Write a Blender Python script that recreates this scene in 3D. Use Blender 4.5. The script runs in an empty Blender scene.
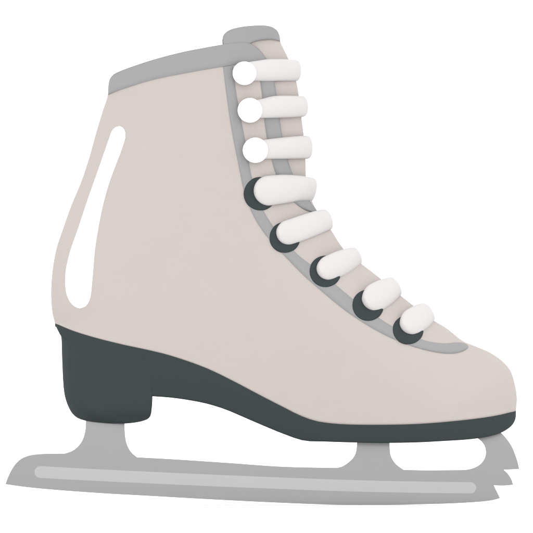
import bpy, bmesh, math
from mathutils import Vector

# ---------------------------------------------------------------- scale
S = 0.0006                    # metres per drawing unit (the skate is about 31 cm long)
CX, GY = 266.5, 505.0         # drawing x of the scene origin, drawing y of the ice line
scene = bpy.context.scene
COL = scene.collection

def W3(x, y, d):              # side view (x right, y down), d = depth (negative = near side)
    return Vector(((x - CX) * S, d * S, (GY - y) * S))

# ---------------------------------------------------------------- materials
def mat(name, col, rough=0.8, spec=0.15, metal=0.0, var=0.006, scale=90.0, bump=0.0, bscale=900.0):
    m = bpy.data.materials.new(name); m.use_nodes = True
    nt = m.node_tree; b = nt.nodes['Principled BSDF']
    b.inputs['Roughness'].default_value = rough
    b.inputs['Specular IOR Level'].default_value = spec
    b.inputs['Metallic'].default_value = metal
    tc = nt.nodes.new('ShaderNodeTexCoord')
    nz = nt.nodes.new('ShaderNodeTexNoise')
    nz.inputs['Scale'].default_value = scale; nz.inputs['Detail'].default_value = 3
    nt.links.new(tc.outputs['Object'], nz.inputs['Vector'])
    rp = nt.nodes.new('ShaderNodeValToRGB')
    rp.color_ramp.elements[0].position = 0.3; rp.color_ramp.elements[1].position = 0.7
    rp.color_ramp.elements[0].color = tuple(c * (1 - var) for c in col) + (1,)
    rp.color_ramp.elements[1].color = tuple(min(1, c * (1 + var)) for c in col) + (1,)
    nt.links.new(nz.outputs['Fac'], rp.inputs['Fac'])
    nt.links.new(rp.outputs['Color'], b.inputs['Base Color'])
    if bump:
        n2 = nt.nodes.new('ShaderNodeTexNoise'); n2.inputs['Scale'].default_value = bscale
        n2.inputs['Detail'].default_value = 2
        nt.links.new(tc.outputs['Object'], n2.inputs['Vector'])
        bp = nt.nodes.new('ShaderNodeBump'); bp.inputs['Strength'].default_value = bump
        bp.inputs['Distance'].default_value = 0.0003
        nt.links.new(n2.outputs['Fac'], bp.inputs['Height'])
        nt.links.new(bp.outputs['Normal'], b.inputs['Normal'])
    return m

def lin(r, g, b):
    f = lambda c: (c / 255 / 12.92) if c <= 10 else ((c / 255 + 0.055) / 1.055) ** 2.4
    return (f(r), f(g), f(b))
LIGHT = 2.30                  # strength of the white surround
def alb(r, g, b, k=1.0):
    return tuple(min(0.9, c / LIGHT * k) for c in lin(r, g, b))

M_LEATHER = mat('pale_leather', alb(217, 207, 203, 1.06), 0.85, 0.08, bump=0.12)
M_TRIM    = mat('grey_trim',    alb(176, 176, 176, 1.06), 0.85, 0.08)
M_SOLE    = mat('dark_rubber',  alb(71, 78, 80, 1.04), 0.9, 0.04)
M_EYELET  = mat('dark_eyelet',  alb(71, 78, 80, 1.04), 0.8, 0.05)
M_LACE    = mat('lace_cotton',  alb(241, 237, 236, 1.07), 0.95, 0.03)
M_WHITE   = mat('white_enamel', (0.9, 0.9, 0.9), 0.6, 0.1, var=0.0)  # shared by the hooks and the painted highlight on the boot
M_STEEL   = mat('steel',        alb(176, 176, 176, .825), 0.15, 0.5, metal=1.0)
M_PALE_STEEL   = mat('pale_steel', alb(200, 200, 200, .84), 0.15, 0.5, metal=1.0)
M_FLOOR   = mat('white_floor',  (0.88, 0.88, 0.88), 0.9, 0.0, var=0.0)

# ---------------------------------------------------------------- curves
def catmull(pts, n=8, closed=False):
    P = [Vector(p) for p in pts]; out = []
    N = len(P); segs = N if closed else N - 1
    for i in range(segs):
        p1, p2 = P[i], P[(i + 1) % N]
        p0 = P[i - 1] if (closed or i > 0) else p1 * 2 - p2
        p3 = P[(i + 2) % N] if (closed or i + 2 < N) else p2 * 2 - p1
        # centripetal
        t0 = 0.0; t1 = t0 + max(1e-6, (p1 - p0).length) ** .5
        t2 = t1 + max(1e-6, (p2 - p1).length) ** .5; t3 = t2 + max(1e-6, (p3 - p2).length) ** .5
        for k in range(n):
            t = t1 + (t2 - t1) * k / n
            a1 = p0 * ((t1 - t) / (t1 - t0)) + p1 * ((t - t0) / (t1 - t0))
            a2 = p1 * ((t2 - t) / (t2 - t1)) + p2 * ((t - t1) / (t2 - t1))
            a3 = p2 * ((t3 - t) / (t3 - t2)) + p3 * ((t - t2) / (t3 - t2))
            b1 = a1 * ((t2 - t) / (t2 - t0)) + a2 * ((t - t0) / (t2 - t0))
            b2 = a2 * ((t3 - t) / (t3 - t1)) + a3 * ((t - t1) / (t3 - t1))
            out.append(b1 * ((t2 - t) / (t2 - t1)) + b2 * ((t - t1) / (t2 - t1)))
    if not closed: out.append(P[-1])
    return out

class Curve:                  # arc-length parametrised polyline
    def __init__(self, pts, n=8, smooth=True):
        self.p = catmull(pts, n) if smooth else [Vector(q) for q in pts]
        self.l = [0.0]
        for a, b in zip(self.p, self.p[1:]): self.l.append(self.l[-1] + (b - a).length)
    def __call__(self, t):
        d = max(0.0, min(1.0, t)) * self.l[-1]
        lo, hi = 0, len(self.l) - 1
        while hi - lo > 1:
            m = (lo + hi) // 2
            if self.l[m] <= d: lo = m
            else: hi = m
        s = self.l[hi] - self.l[lo]
        return self.p[lo].lerp(self.p[hi], (d - self.l[lo]) / s if s > 0 else 0)

BACK = [(55, 323.5), (52.2, 312), (51, 292), (52.5, 270), (56.5, 248), (62.5, 230), (71, 206), (81, 182),
        (89, 158), (96, 133), (102, 113), (108, 94), (108.3, 86)]
VAMP = [(516, 411), (517, 398.6), (515.5, 387), (509.5, 369), (494, 354.8), (475, 346), (463, 341), (447, 328.5),
        (432, 319.3), (414, 306), (397, 292.5), (378, 276.5), (361, 263.5), (349, 255), (340, 244), (331.5, 230.5), (318, 212.5)]
TONGUE_FRONT = [(318, 212.5), (311.5, 200), (307.5, 188), (306, 176), (305.5, 160), (303.8, 136), (301.5, 117.7),
                (296.4, 81.5), (288.5, 59), (280.3, 41.5)]
FACING = [(318, 212.5), (307, 197), (293.5, 176), (287.5, 160), (282, 136), (279.3, 118), (274, 81.5), (267, 60),
          (263, 54.5), (257, 48), (248, 43.6)]
SOLE_TOP = [(55, 323.5), (71, 330.5), (91, 337), (120, 344.5), (150, 351), (170, 356), (206, 368.5), (235, 382.5), (262.5, 397),
            (284, 408), (300, 416), (315, 421.3), (330, 423.7), (350, 425), (387, 425.2), (415, 424.5), (444, 422.5), (482, 418.3),
            (501, 415), (516, 411)]
COLLAR_TOP = [(108.3, 86), (109.8, 79), (113.5, 74.8), (119, 72), (150, 61.5), (182.5, 53), (205, 48.6), (223, 45.4), (237, 43.2), (248, 43.6)]

# closed outline of the virtual boot volume, used only for the distance that gives its roundness
_rim = [b for b in catmull(BACK, 6)] + [Vector((109.8, 79)), Vector((112, 40)), Vector((113, 0))]
_fr = catmull(VAMP, 6) + catmull(TONGUE_FRONT, 6)[1:] + [Vector((279.6, 36)), Vector((278.5, 0))]
SEGS = list(zip(_rim, _rim[1:])) + list(zip(_fr, _fr[1:]))
POLY = _rim + list(reversed(_fr)) + [Vector((516, 600)), Vector((55, 600))]

def sdist(x, y):
    best = 1e18
    for a, b in SEGS:
        ax, ay = a.x, a.y; dx, dy = b.x - ax, b.y - ay
        L = dx * dx + dy * dy
        t = 0 if L == 0 else max(0, min(1, ((x - ax) * dx + (y - ay) * dy) / L))
        q = (x - ax - dx * t) ** 2 + (y - ay - dy * t) ** 2
        if q < best: best = q
    ins = False; n = len(POLY); j = n - 1
    for i in range(n):
        yi, yj = POLY[i].y, POLY[j].y
        if (yi > y) != (yj > y) and x < (POLY[j].x - POLY[i].x) * (y - yi) / (yj - yi) + POLY[i].x: ins = not ins
        j = i
    return math.sqrt(best) if ins else -math.sqrt(best)

def sstep(a, b, x):
    t = max(0, min(1, (x - a) / (b - a))); return t * t * (3 - 2 * t)

R0 = 78.0
def hw(x, y, l=0.0, d=None):  # half width of the boot at a side-view point, grown outward by l
    if d is None: d = sdist(x, y)
    Wd = 63 + 11 * sstep(250, 420, x)
    t = min(1.0, (d + l) / (R0 + l))
    if t <= 0: return 0.0
    return (Wd + l) * math.sqrt(1 - (1 - t) ** 2)

# ---------------------------------------------------------------- mesh helpers
def link(name, bm, m, parent, smooth=True, auto=None):
    bmesh.ops.recalc_face_normals(bm, faces=bm.faces)
    me = bpy.data.meshes.new(name); bm.to_mesh(me); bm.free()
    for p in me.polygons: p.use_smooth = smooth
    me.materials.append(m)
    if auto is not None and smooth:
        bm2 = bmesh.new(); bm2.from_mesh(me)
        for e in bm2.edges:
            if len(e.link_faces) == 2 and e.calc_face_angle(0) > math.radians(auto): e.smooth = False
        bm2.to_mesh(me); bm2.free()
    o = bpy.data.objects.new(name, me); COL.objects.link(o)
    if parent: o.parent = parent
    return o

def grid_faces(bm, rows, close_u=False):
    for r0, r1 in zip(rows, rows[1:]):
        n = len(r0)
        for i in range(n if close_u else n - 1):
            q = [r0[i], r0[(i + 1) % n], r1[(i + 1) % n], r1[i]]
            u = []
            for v in q:
                if v not in u: u.append(v)
            if len(u) > 2:
                try: bm.faces.new(u)
                except ValueError: pass

def cosp(n, a=True, b=True):  # parameters 0..1, bunched at the chosen ends
    out = []
    for i in range(n + 1):
        t = i / n
        if a and b: out.append(0.5 - 0.5 * math.cos(math.pi * t))
        elif a: out.append(1 - math.cos(math.pi / 2 * t))
        elif b: out.append(math.sin(math.pi / 2 * t))
        else: out.append(t)
    return out

def ribbon(name, m, parent, A, B, nl, ncol, lift, ends=(False, False), sunk=1.0, sides=(-1, 1), edge_a=True, edge_b=True, merge_end=None, thick=0, scale=1.0, cos=(False, False)):
    """raised band draped over the boot between two side-view curves; one mesh per side, or one mesh joined round the boot"""
    A, B = Curve(A), Curve(B)
    ts = cosp(nl, *cos)
    objs = []
    prof = []
    for j in range(ncol + 1):
        c = j / ncol
        e = 1.0
        if edge_a: e = min(e, c * ncol / 1.5)
        if edge_b: e = min(e, (1 - c) * ncol / 1.5)
        e = min(1, e)
        prof.append(-sunk + (lift + sunk) * math.sqrt(max(0, 1 - (1 - e) ** 2)))
    cols = [0.0]
    for j in range(1, ncol + 1): cols.append(j / ncol)
    if edge_a: cols[1] = cols[1] * 0.35
    if edge_b: cols[-2] = 1 - (1 - cols[-2]) * 0.35
    data = []
    for i, t in enumerate(ts):
        a, b = A(t), B(t); row = []
        for c, l in zip(cols, prof):
            if ends[0] and i == 0 or ends[1] and i == nl: l = -sunk
            p = a.lerp(b, c); row.append((p.x, p.y, hw(p.x, p.y, l) * scale))
        data.append(row)
    def build(bm, sgn):
        rows = [[bm.verts.new(W3(x, y, sgn * h)) for x, y, h in row] for row in data]
        grid_faces(bm, rows); return rows
    if merge_end is None:
        for sgn in sides:
            bm = bmesh.new(); build(bm, sgn); objs.append(link(name, bm, m, parent))
    else:
        bm = bmesh.new(); r1 = build(bm, -1); r2 = build(bm, 1)
        for me_ in merge_end:
            if me_ == 'start': l1, l2 = r1[0], r2[0]
            elif me_ == 'end': l1, l2 = r1[-1], r2[-1]
            elif me_ == 'b': l1, l2 = [r[-1] for r in r1], [r[-1] for r in r2]
            else: l1, l2 = [r[0] for r in r1], [r[0] for r in r2]
            # close round the back / front with a rounded bridge
            grid_faces(bm, [l1, l2])
        bmesh.ops.remove_doubles(bm, verts=bm.verts, dist=1e-5)
        objs.append(link(name, bm, m, parent))
    if thick:
        for o in objs:
            s = o.modifiers.new('thickness', 'SOLIDIFY'); s.thickness = thick * S; s.offset = -1
    return objs

def plate(name, outline, half, m, parent, bevel=0.3, holes=None):
    bm = bmesh.new()
    f = bm.faces.new([bm.verts.new(W3(p[0], p[1], -half)) for p in outline])
    f.normal_update()
    bmesh.ops.triangulate(bm, faces=[f])
    bmesh.ops.recalc_face_normals(bm, faces=bm.faces)
    r = bmesh.ops.extrude_face_region(bm, geom=list(bm.faces))
    vs = [v for v in r['geom'] if isinstance(v, bmesh.types.BMVert)]
    bmesh.ops.translate(bm, verts=vs, vec=(0, 2 * half * S, 0))
    o = link(name, bm, m, parent, smooth=False)
    if bevel:
        b = o.modifiers.new('edge', 'BEVEL'); b.width = bevel * S; b.segments = 2; b.limit_method = 'ANGLE'; b.angle_limit = math.radians(50)
    return o

# ---------------------------------------------------------------- setting
bm = bmesh.new()
bmesh.ops.create_grid(bm, x_segments=1, y_segments=1, size=60)
floor = link('floor', bm, M_FLOOR, None, smooth=False)
floor['kind'] = 'structure'; floor['label'] = 'plain white floor the ice skate stands on'

# ---------------------------------------------------------------- the skate
skate = bpy.data.objects.new('ice_skate', None); COL.objects.link(skate)
skate['label'] = 'pale leather figure skate boot with white laces, dark sole and grey steel blade'
skate['category'] = 'ice skate'

# boot upper -----------------------------------------------------
def inset(pts, d, flip=1):    # shift an open curve sideways
    P = catmull(pts, 6); out = []
    for i, p in enumerate(P):
        a, b = P[max(0, i - 1)], P[min(len(P) - 1, i + 1)]
        t = (b - a).normalized(); out.append(p + Vector((-t.y, t.x)) * d * flip)
    return out
cB = Curve(BACK)
ct = inset(COLLAR_TOP, 2.0); ct[0] = Vector(BACK[-1])
fc = inset(FACING, 1.6, -1); fc[0] = Vector(FACING[0]); fc[-1] = ct[-1]
cC = Curve(ct, smooth=False)
cF = Curve(catmull(VAMP, 6) + fc[1:], smooth=False)
cS = Curve(SOLE_TOP)
NU, NV = 84, 170
us = cosp(NU); vs = [i / NV for i in range(NV + 1)]
P00, P10, P01, P11 = cS(0), cS(1), cC(0), cC(1)
pts = []
for v in vs:
    row = []
    for u in us:
        p = (cS(u) * (1 - v) + cC(u) * v + cB(v) * (1 - u) + cF(v) * u
             - (P00 * (1 - u) * (1 - v) + P10 * u * (1 - v) + P01 * (1 - u) * v + P11 * u * v))
        row.append(p)
    pts.append(row)
bad = 0
for i in range(NV):
    for j in range(NU):
        a, b, c = pts[i][j], pts[i][j + 1], pts[i + 1][j]
        if (b.x - a.x) * (c.y - a.y) - (b.y - a.y) * (c.x - a.x) > 0: bad += 1
print('folded cells', bad)
vamp_v = cF.l[len(catmull(VAMP, 6)) - 1] / cF.l[-1]
bm = bmesh.new(); half = []
for sgn in (-1, 1):
    rows = []
    for i, row in enumerate(pts):
        r = []
        for j, p in enumerate(row):
            h = hw(p.x, p.y)
            if j == 0 or (j == NU and vs[i] <= vamp_v): h = 0.0
            r.append(bm.verts.new(W3(p.x, p.y, sgn * h)))
        rows.append(r)
    grid_faces(bm, rows)
bmesh.ops.remove_doubles(bm, verts=bm.verts, dist=2e-6)
boot = link('boot', bm, M_LEATHER, skate)
s = boot.modifiers.new('thickness', 'SOLIDIFY'); s.thickness = 4 * S; s.offset = -1

# tongue ----------------------------------------------------------
TL = [(227, 44), (240, 70), (247, 100), (254, 130), (262, 160), (274, 183), (290, 202), (306, 214)]
ribbon('tongue', M_LEATHER, boot, TL, [(279.9, 38)] + list(reversed(TONGUE_FRONT))[0:], 90, 24, 0, edge_a=False, edge_b=False,
       merge_end=['b'], scale=0.93, sunk=0, thick=2.5)
tongue = bpy.data.objects['tongue']
RB = [(224.5, 55), (236, 53), (245, 48.5), (252, 43.6), (260, 41.2), (271, 40.2), (280.4, 41.6)]
RT = [(223.6, 41), (225.5, 35.2), (231, 31), (240, 28.3), (252.5, 26.5), (264, 26), (272, 27.4), (277.5, 31.2), (279.8, 36.5)]
ribbon('tongue_rim', M_TRIM, tongue, RB, RT, 36, 10, 0.65, edge_a=True, edge_b=False, merge_end=['end'], sunk=3, thick=6)

# collar, trim and binding ---------------------------------------
CB = [(107.9, 95.2), (125, 89.5), (152.5, 81.4), (190, 74), (222.6, 68.4), (240, 66), (254, 66.5), (262, 73)]
CT = COLLAR_TOP[:-1] + [(248, 43.6), (257, 48), (263, 54.5), (267.2, 60.5), (271, 71)]
ribbon('collar', M_TRIM, boot, CB, CT, 70, 8, 0.9, edge_a=True, edge_b=False, merge_end=['start'], sunk=1.0, thick=6)
TO = [(222.8, 67.8), (225.5, 90), (229.5, 120), (233.5, 143), (238.8, 169), (244, 193), (254, 218.5), (269.5, 241), (287, 259.5), (303, 276),
      (318.5, 289.8), (347, 313), (375.6, 331), (404, 344.2), (432.6, 352.3), (450, 354.2), (459, 353), (464.5, 350.6), (467.4, 348), (468.1, 346.2)]
TI = [(233.5, 66.8), (236.2, 90), (240.5, 115), (246, 143), (250.5, 169), (256, 193), (265, 213), (279, 234), (295, 252), (315, 268),
      (334, 283), (360, 304.5), (384.5, 321.4), (404, 332.5), (423.7, 340), (443, 343), (456, 342.0), (462, 342.2), (466.2, 343.8), (468.0, 345.9)]
ribbon('facing_trim', M_TRIM, boot, TO, TI, 110, 6, 0.7, ends=(False, True), cos=(False, True))
NI = [(259.6, 72), (260, 82), (262, 99), (263.6, 118), (266, 136), (271, 160), (276, 176), (284, 191), (293.5, 202.8), (305, 210.5), (316.8, 213.4)]
NO = [(271.5, 72), (274.2, 81.5), (276.8, 97), (279.5, 118), (282.2, 136), (287.7, 160), (293.6, 176), (299.5, 186), (306.5, 196.5), (312.5, 205), (316.9, 211.5)]
ribbon('facing_binding', M_TRIM, boot, NI, NO, 50, 6, 0.8, edge_b=False, thick=3)

# gloss highlight painted as a raised white patch on the ankle ---------------------------------------
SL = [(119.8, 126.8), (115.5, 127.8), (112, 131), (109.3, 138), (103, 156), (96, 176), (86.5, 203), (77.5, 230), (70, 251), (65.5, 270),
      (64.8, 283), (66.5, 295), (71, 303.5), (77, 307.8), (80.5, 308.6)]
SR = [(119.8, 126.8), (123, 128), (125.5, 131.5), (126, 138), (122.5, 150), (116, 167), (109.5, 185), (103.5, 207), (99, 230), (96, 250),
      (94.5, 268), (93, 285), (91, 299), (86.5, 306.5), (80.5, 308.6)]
ribbon('painted_highlight', M_WHITE, boot, SL, SR, 60, 8, 0.7)

# eyelets, hooks, laces --------------------------------------------
def draped_disc(name, m, cx, cy, prof, rx=1.0, ry=1.0, n=40):
    for sgn in (-1, 1):
        bm = bmesh.new(); rows = []
        for r, l in prof:
            row = []
            if r < 1e-6:
                v = bm.verts.new(W3(cx, cy, sgn * hw(cx, cy, l))); row = [v] * n
            else:
                for k in range(n):
                    a = 2 * math.pi * k / n
                    x, y = cx + r * rx * math.cos(a), cy + r * ry * math.sin(a)
                    h = hw(x, y, l)
                    row.append(bm.verts.new(W3(x, y, sgn * h)))
            rows.append(row)
        grid_faces(bm, rows, close_u=True)
        link(name, bm, m, boot)

for x, y, r in ((244.5, 74.2, 11.8), (250, 111.2, 12.3), (255.4, 151, 12.6)):
    prof = [(5, -1), (5, 5.5), (r - 1.2, 5.5), (r - .2, 6.2), (r, 7), (r - .4, 8), (r - 2, 8.8), (r * .6, 9.5), (r * .3, 9.8), (0, 9.9)]
    draped_disc('hook', M_WHITE, x, y, prof)
for x, y, r, q in ((260.2, 194.4, 16.6, 1.02), (284.8, 238, 15.6, 1), (325.2, 271.8, 16, 1), (367.8, 305.6, 15.9, 1), (407.8, 330, 15.6, .95)):
    prof = [(r, -2), (r - .1, .4), (r - .8, 1.5), (r - 2.2, 2.0), (r * .6, 1.9), (r * .35, 1.6), (0, 1.5)]
    draped_disc('eyelet', M_EYELET, x, y, prof, 1, q)

def lace(ctrl, l=2.7, th=5.4, start=.9):
    """ctrl: (x, y, half height) along the middle of the lace from its eyelet to past the front of the boot"""
    C = Curve([(a, b, c) for a, b, c in ctrl], 10)
    # where the lace reaches its own clearance in front of the boot
    lo, hi = 0.0, 1.0
    for _ in range(40):
        m_ = (lo + hi) / 2; p = C(m_)
        if sdist(p.x, p.y) > -l: lo = m_
        else: hi = m_
    tend = lo
    N = 56; path = []
    for i in range(N + 1):
        t = tend * math.sin(math.pi / 2 * i / N) if i < N else tend
        t = tend * (0.5 - 0.5 * math.cos(math.pi * i / N))
        p = C(t); g = C(min(1, t + .01)) - C(max(0, t - .01)); g.z = 0; g.normalize()
        up = Vector((-g.y, g.x))
        s = (p - C(0)); s.z = 0; s = s.length
        H = p.z
        if s < H: hh = H * math.sqrt(max(0.0009, 1 - (1 - s / H) ** 2))
        else: hh = H
        ll = l
        y = 0.0 if i == N else hw(p.x, p.y, ll)
        path.append((p.x, p.y, -y, up, hh, s))
    full = path + [(x, y, -d, up, hh, s) for x, y, d, up, hh, s in reversed(path[:-1])]
    bm = bmesh.new(); rows = []; K = 20
    pos = [Vector((a[0], a[1], a[2])) for a in full]
    for i, (x, y, d, up, hh, sd) in enumerate(full):
        T = (pos[min(len(pos) - 1, i + 1)] - pos[max(0, i - 1)]).normalized()
        U = Vector((up.x, up.y, 0)); U = (U - T * U.dot(T)).normalized()
        Nn = T.cross(U)
        row = []
        e = min(1.0, hh / 6) * (start + (1 - start) * sstep(0, 22, sd))
        for k in range(K):
            a = 2 * math.pi * k / K
            c, s_ = math.cos(a), math.sin(a)
            c = math.copysign(abs(c) ** 1.0, c); s_ = math.copysign(abs(s_) ** 0.9, s_)
            q = pos[i] + U * (hh * c) + Nn * (th * s_ * e)
            row.append(bm.verts.new(W3(q.x, q.y, q.z)))
        rows.append(row)
    grid_faces(bm, rows, close_u=True)
    bm.faces.new(rows[0]); bm.faces.new(list(reversed(rows[-1])))
    link('lace', bm, M_LACE, boot)

lace([(242, 73, 9), (256, 71.8, 10), (268, 71, 11), (280, 70.6, 11), (300, 70.6, 10.6), (310, 70.6, 10.6)], start=.45)
lace([(250, 110, 8.5), (262, 109.3, 9.6), (275, 107.6, 11), (290, 107, 10.9), (306, 106.3, 10.3), (318, 106, 10.3)], start=.45)
lace([(256, 151, 9), (270, 149.6, 10), (285, 148.6, 10.8), (300, 147.6, 11.4), (312, 147.2, 11.5), (322, 147.2, 11.5)], start=.45)
lace([(254, 193, 15), (270, 191, 15), (285, 189.4, 14.4), (300, 188.8, 12.8), (312, 191, 12.8), (324, 195, 12.6)])
lace([(276.8, 236, 12.5), (290, 232.5, 12.5), (304, 227.6, 12.4), (318, 222.6, 11.8), (330, 218.5, 10.5), (342, 214.5, 10)])
lace([(317.6, 273, 11.6), (329, 268.6, 12.6), (341, 263.5, 12.8), (352, 258.2, 10.9), (362, 254, 8.6), (376, 247, 10)])
lace([(363.6, 304, 13.4), (371, 300.4, 14.2), (380, 295.4, 14.4), (389, 290, 12.8), (397, 285.5, 10), (410, 277, 10)])
lace([(402, 329, 13.2), (408.5, 325, 13.6), (416, 320, 13.6), (424, 314.8, 12.4), (431, 310.5, 9.6), (444, 303, 10)])

# sole --------------------------------------------------------------
SOLE_BOT = [(152, 396.3), (170, 397.6), (187.5, 400), (206, 403.6), (225, 409.4), (243, 417), (262.5, 425.4), (284, 434.2), (304, 440.7),
            (325, 441.6), (350, 442.4), (391, 442.9), (420, 442.3), (444, 441), (466, 439.6), (482.3, 437.6), (494, 435), (501.4, 432.4), (508, 428.6),
            (512.5, 424.5), (515.4, 419), (516.2, 412.5)]
def interp(curve, x):
    P = curve.p
    for a, b in zip(P, P[1:]):
        if a.x <= x <= b.x and b.x > a.x: return a.y + (b.y - a.y) * (x - a.x) / (b.x - a.x)
    return P[0].y if x < P[0].x else P[-1].y
cBot = Curve(SOLE_BOT)
def sole_bot(x):
    if x >= 152: return interp(cBot, x)
    t = interp(cS, x)
    return t + min(10, 1.2 + (x - 55) * 1.5)
xs = sorted([55 + (516 - 55) * t for t in cosp(90)] + [151.5, 152.0])
def sole_w(x):
    return math.sqrt(max(0, hw(x, interp(cS, x))) ** 2 + 4.0) + 0.7 * sstep(0, 12, min(x - 55, 516 - x))
bm = bmesh.new(); rows = []
for i, x in enumerate(xs):
    yt, yb = interp(cS, x), sole_bot(x)
    w = sole_w(x)
    r = min(3.0 if x >= 152 else 0.2, (yb - yt) * .3, w * .4)
    sec = [(-w + 6 if w > 10 else -w * .4, yt + 3), (-w + .5 if w > 2 else -w * .8, yt - .4), (-w, yt), (-w, yb - r), (-w + r * .3, yb - r * .3), (-w + r, yb)]
    sec = sec + [(-d, y) for d, y in reversed(sec)]
    rows.append([bm.verts.new(W3(x, y, d)) for d, y in sec])
grid_faces(bm, rows, close_u=True)
bm.faces.new(rows[0]); bm.faces.new(list(reversed(rows[-1])))
sole = link('sole', bm, M_SOLE, skate, auto=40)

# heel block ----------------------------------------------------------
HL = Curve([(58.6, 331), (61, 336), (61.8, 350), (62.3, 365), (63.6, 388), (65.3, 398), (68.5, 407), (72.5, 413.8), (77.5, 418), (84, 420.4), (92, 421.8), (104, 423), (116, 423.8)])
HR = [(152.2, 331), (152.2, 397), (151.6, 408), (150.2, 416), (147.6, 419), (142, 421.2), (134, 422.8), (125, 423.7)]
cHR = Curve(HR)
def x_at(curve, y):
    P = curve.p
    for a, b in zip(P, P[1:]):
        if a.y <= y <= b.y and b.y > a.y: return a.x + (b.x - a.x) * (y - a.y) / (b.y - a.y)
    return P[0].x if y < P[0].y else P[-1].x
bm = bmesh.new(); rows = []
for lev in [334, 337, 340, 344, 350, 358, 366, 376, 386, 392, 396, 399, 402, 405, 408, 411, 413.5, 416, 418, 419.5, 420.7, 421.6, 422.4, 423, 423.6]:
    xl, xr = x_at(HL, lev), x_at(cHR, lev)
    row = []; n = 30
    taper = 1 - .03 * sstep(396, 424, lev) - .16 * sstep(404, 424, lev) ** 2
    for k in range(n + 1):           # plan follows the sole: round at the back, flat at the front
        t = (1 - math.cos(math.pi / 2 * k / n)); x = xl + (xr - xl) * t
        q = math.sqrt(max(0, 1 - (1 - min(1, (x - xl + .15) / 46)) ** 2)) * 66
        row.append((x, min(sole_w(max(x, 62)) - .1, q) * taper))
    row = [(x, -d) for x, d in reversed(row)] + row
    rows.append([bm.verts.new(W3(x, max(lev, min(lev + 60, interp(cS, x) + 6)) if lev < 380 else lev, d)) for x, d in row])
grid_faces(bm, rows, close_u=True)
bm.faces.new(rows[0]); bm.faces.new(list(reversed(rows[-1])))
heel = link('heel', bm, M_SOLE, sole, auto=40)

# blade ---------------------------------------------------------------
def seg(pts, n=6): return [tuple(p) for p in catmull(pts, n)]
top_rear = seg([(5.4, 484.2), (9, 475), (14.4, 465.4), (21, 459), (29, 455.6), (41, 454), (53, 453.6), (65, 453.5)])
runner_top = seg([(137, 457.2), (170, 459), (225, 462.6), (280, 466.5), (310, 467.4), (337.6, 467.8)])
runner_top2 = seg([(403.5, 469.8), (425, 470.2), (459.5, 470)])
bot = seg([(500, 498.2), (492, 500.3), (482, 501.6), (455, 503.3), (425, 504.2), (380, 504.9), (330, 504.6), (270, 502.4), (210, 499.4), (150, 496), (100, 493.2), (54, 489.8), (25, 487), (5.4, 484.2)])
n2 = (493.8, 485.4)
runner = top_rear[:-1] + [(65, 453.5)] + runner_top + runner_top2 + [n2] + bot[:-1]
blade = plate('blade', runner, 3.5, M_STEEL, skate, bevel=0)
rear = seg([(65, 453.5), (72, 451), (78, 446.5), (82, 441), (84.3, 435), (85.6, 428), (86, 418)]) + [(86, 408), (124.6, 408)] + \
       seg([(124.6, 418), (124.8, 430), (126, 441), (128.5, 448), (132, 453), (137, 457.2)])
plate('stanchion', rear, 3.5, M_STEEL, blade, bevel=0)
front = seg([(337.6, 467.8), (343, 466), (348.5, 462.3), (353, 458), (355.6, 453), (356.8, 446), (357, 440)]) + [(357, 432), (389.6, 432)] + \
        seg([(389.6, 440), (389.8, 449), (390.6, 455), (393, 460.3), (396.5, 464.6), (403.5, 469.8)])
plate('stanchion', front, 3.5, M_STEEL, blade, bevel=0)
pick = seg([(459.5, 470), (467, 469.6), (474, 467.8), (480, 464.4), (484, 459.5), (485.8, 453.5), (485, 447), (482.4, 442.5), (478.6, 439), (474, 436)]) + \
       [(474, 428), (494, 428)] + seg([(496, 429.5), (501.5, 433.2), (507.5, 440), (512, 447), (515.3, 455), (517.6, 462), (519.2, 469)]) + \
       seg([(519.2, 469), (512, 469.4), (503.7, 469.8)])[1:] + seg([(503.7, 469.8), (508, 474), (511.2, 479), (513.2, 484.8)])[1:] + \
       seg([(513.2, 484.8), (504, 485.6), (493.8, 485.4)])[1:]
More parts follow.
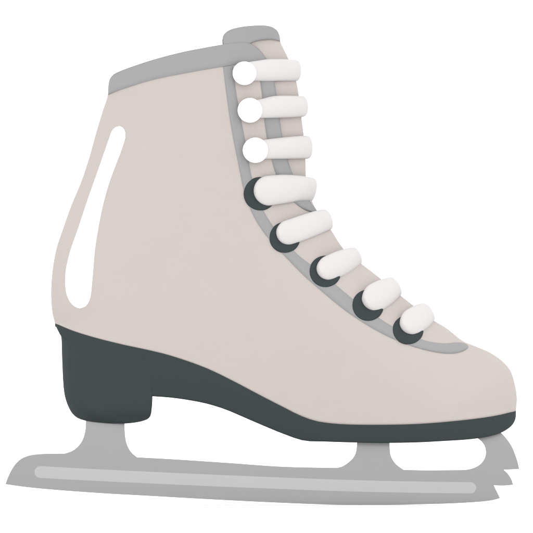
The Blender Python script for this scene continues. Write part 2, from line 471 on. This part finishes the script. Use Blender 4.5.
plate('toe_pick', pick, 3.5, M_STEEL, blade, bevel=0)
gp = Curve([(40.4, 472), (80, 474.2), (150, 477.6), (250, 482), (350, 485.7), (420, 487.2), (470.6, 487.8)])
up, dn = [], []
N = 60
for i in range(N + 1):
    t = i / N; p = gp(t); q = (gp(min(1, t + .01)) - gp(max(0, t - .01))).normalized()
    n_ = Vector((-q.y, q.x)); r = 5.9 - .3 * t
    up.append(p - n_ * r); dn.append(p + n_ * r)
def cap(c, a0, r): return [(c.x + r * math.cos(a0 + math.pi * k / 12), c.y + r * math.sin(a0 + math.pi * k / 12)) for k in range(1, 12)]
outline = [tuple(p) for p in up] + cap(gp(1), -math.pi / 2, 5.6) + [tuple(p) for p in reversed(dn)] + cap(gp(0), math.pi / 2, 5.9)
plate('pale_strip', outline, 3.65, M_PALE_STEEL, blade, bevel=0)  # paler grey strip along the runner, slightly proud on both sides

# ---------------------------------------------------------------- light, world, camera
w = bpy.data.worlds.new('World'); scene.world = w; w.use_nodes = True
bg = w.node_tree.nodes['Background']
bg.inputs['Color'].default_value = (1, 1, 1, 1); bg.inputs['Strength'].default_value = LIGHT - 0.14

la = bpy.data.lights.new('added_fill', 'AREA'); la.shape = 'SQUARE'; la.size = 5.0; la.energy = 345  # fill lamp added behind the camera to even out crevice shading
lo = bpy.data.objects.new('added_fill', la); COL.objects.link(lo)
lo.location = (0, -15, 3.0); lo.rotation_euler = (Vector((0, 0, .15)) - lo.location).to_track_quat('-Z', 'Y').to_euler()

cam = bpy.data.cameras.new('camera'); co = bpy.data.objects.new('camera', cam); COL.objects.link(co)
D = 14.0
co.location = (0, -D, 0.05); cam.shift_y = ((GY - 266.5) * S - 0.05) / (533 * S); co.rotation_euler = (math.pi / 2, 0, 0)
cam.sensor_width = 36; cam.lens = 36 * D / (533 * S); cam.clip_start = 0.1; cam.clip_end = 400
scene.camera = co
vs_ = scene.view_settings
vs_.view_transform = 'Standard'; vs_.look = 'None'; vs_.exposure = 0; vs_.gamma = 1
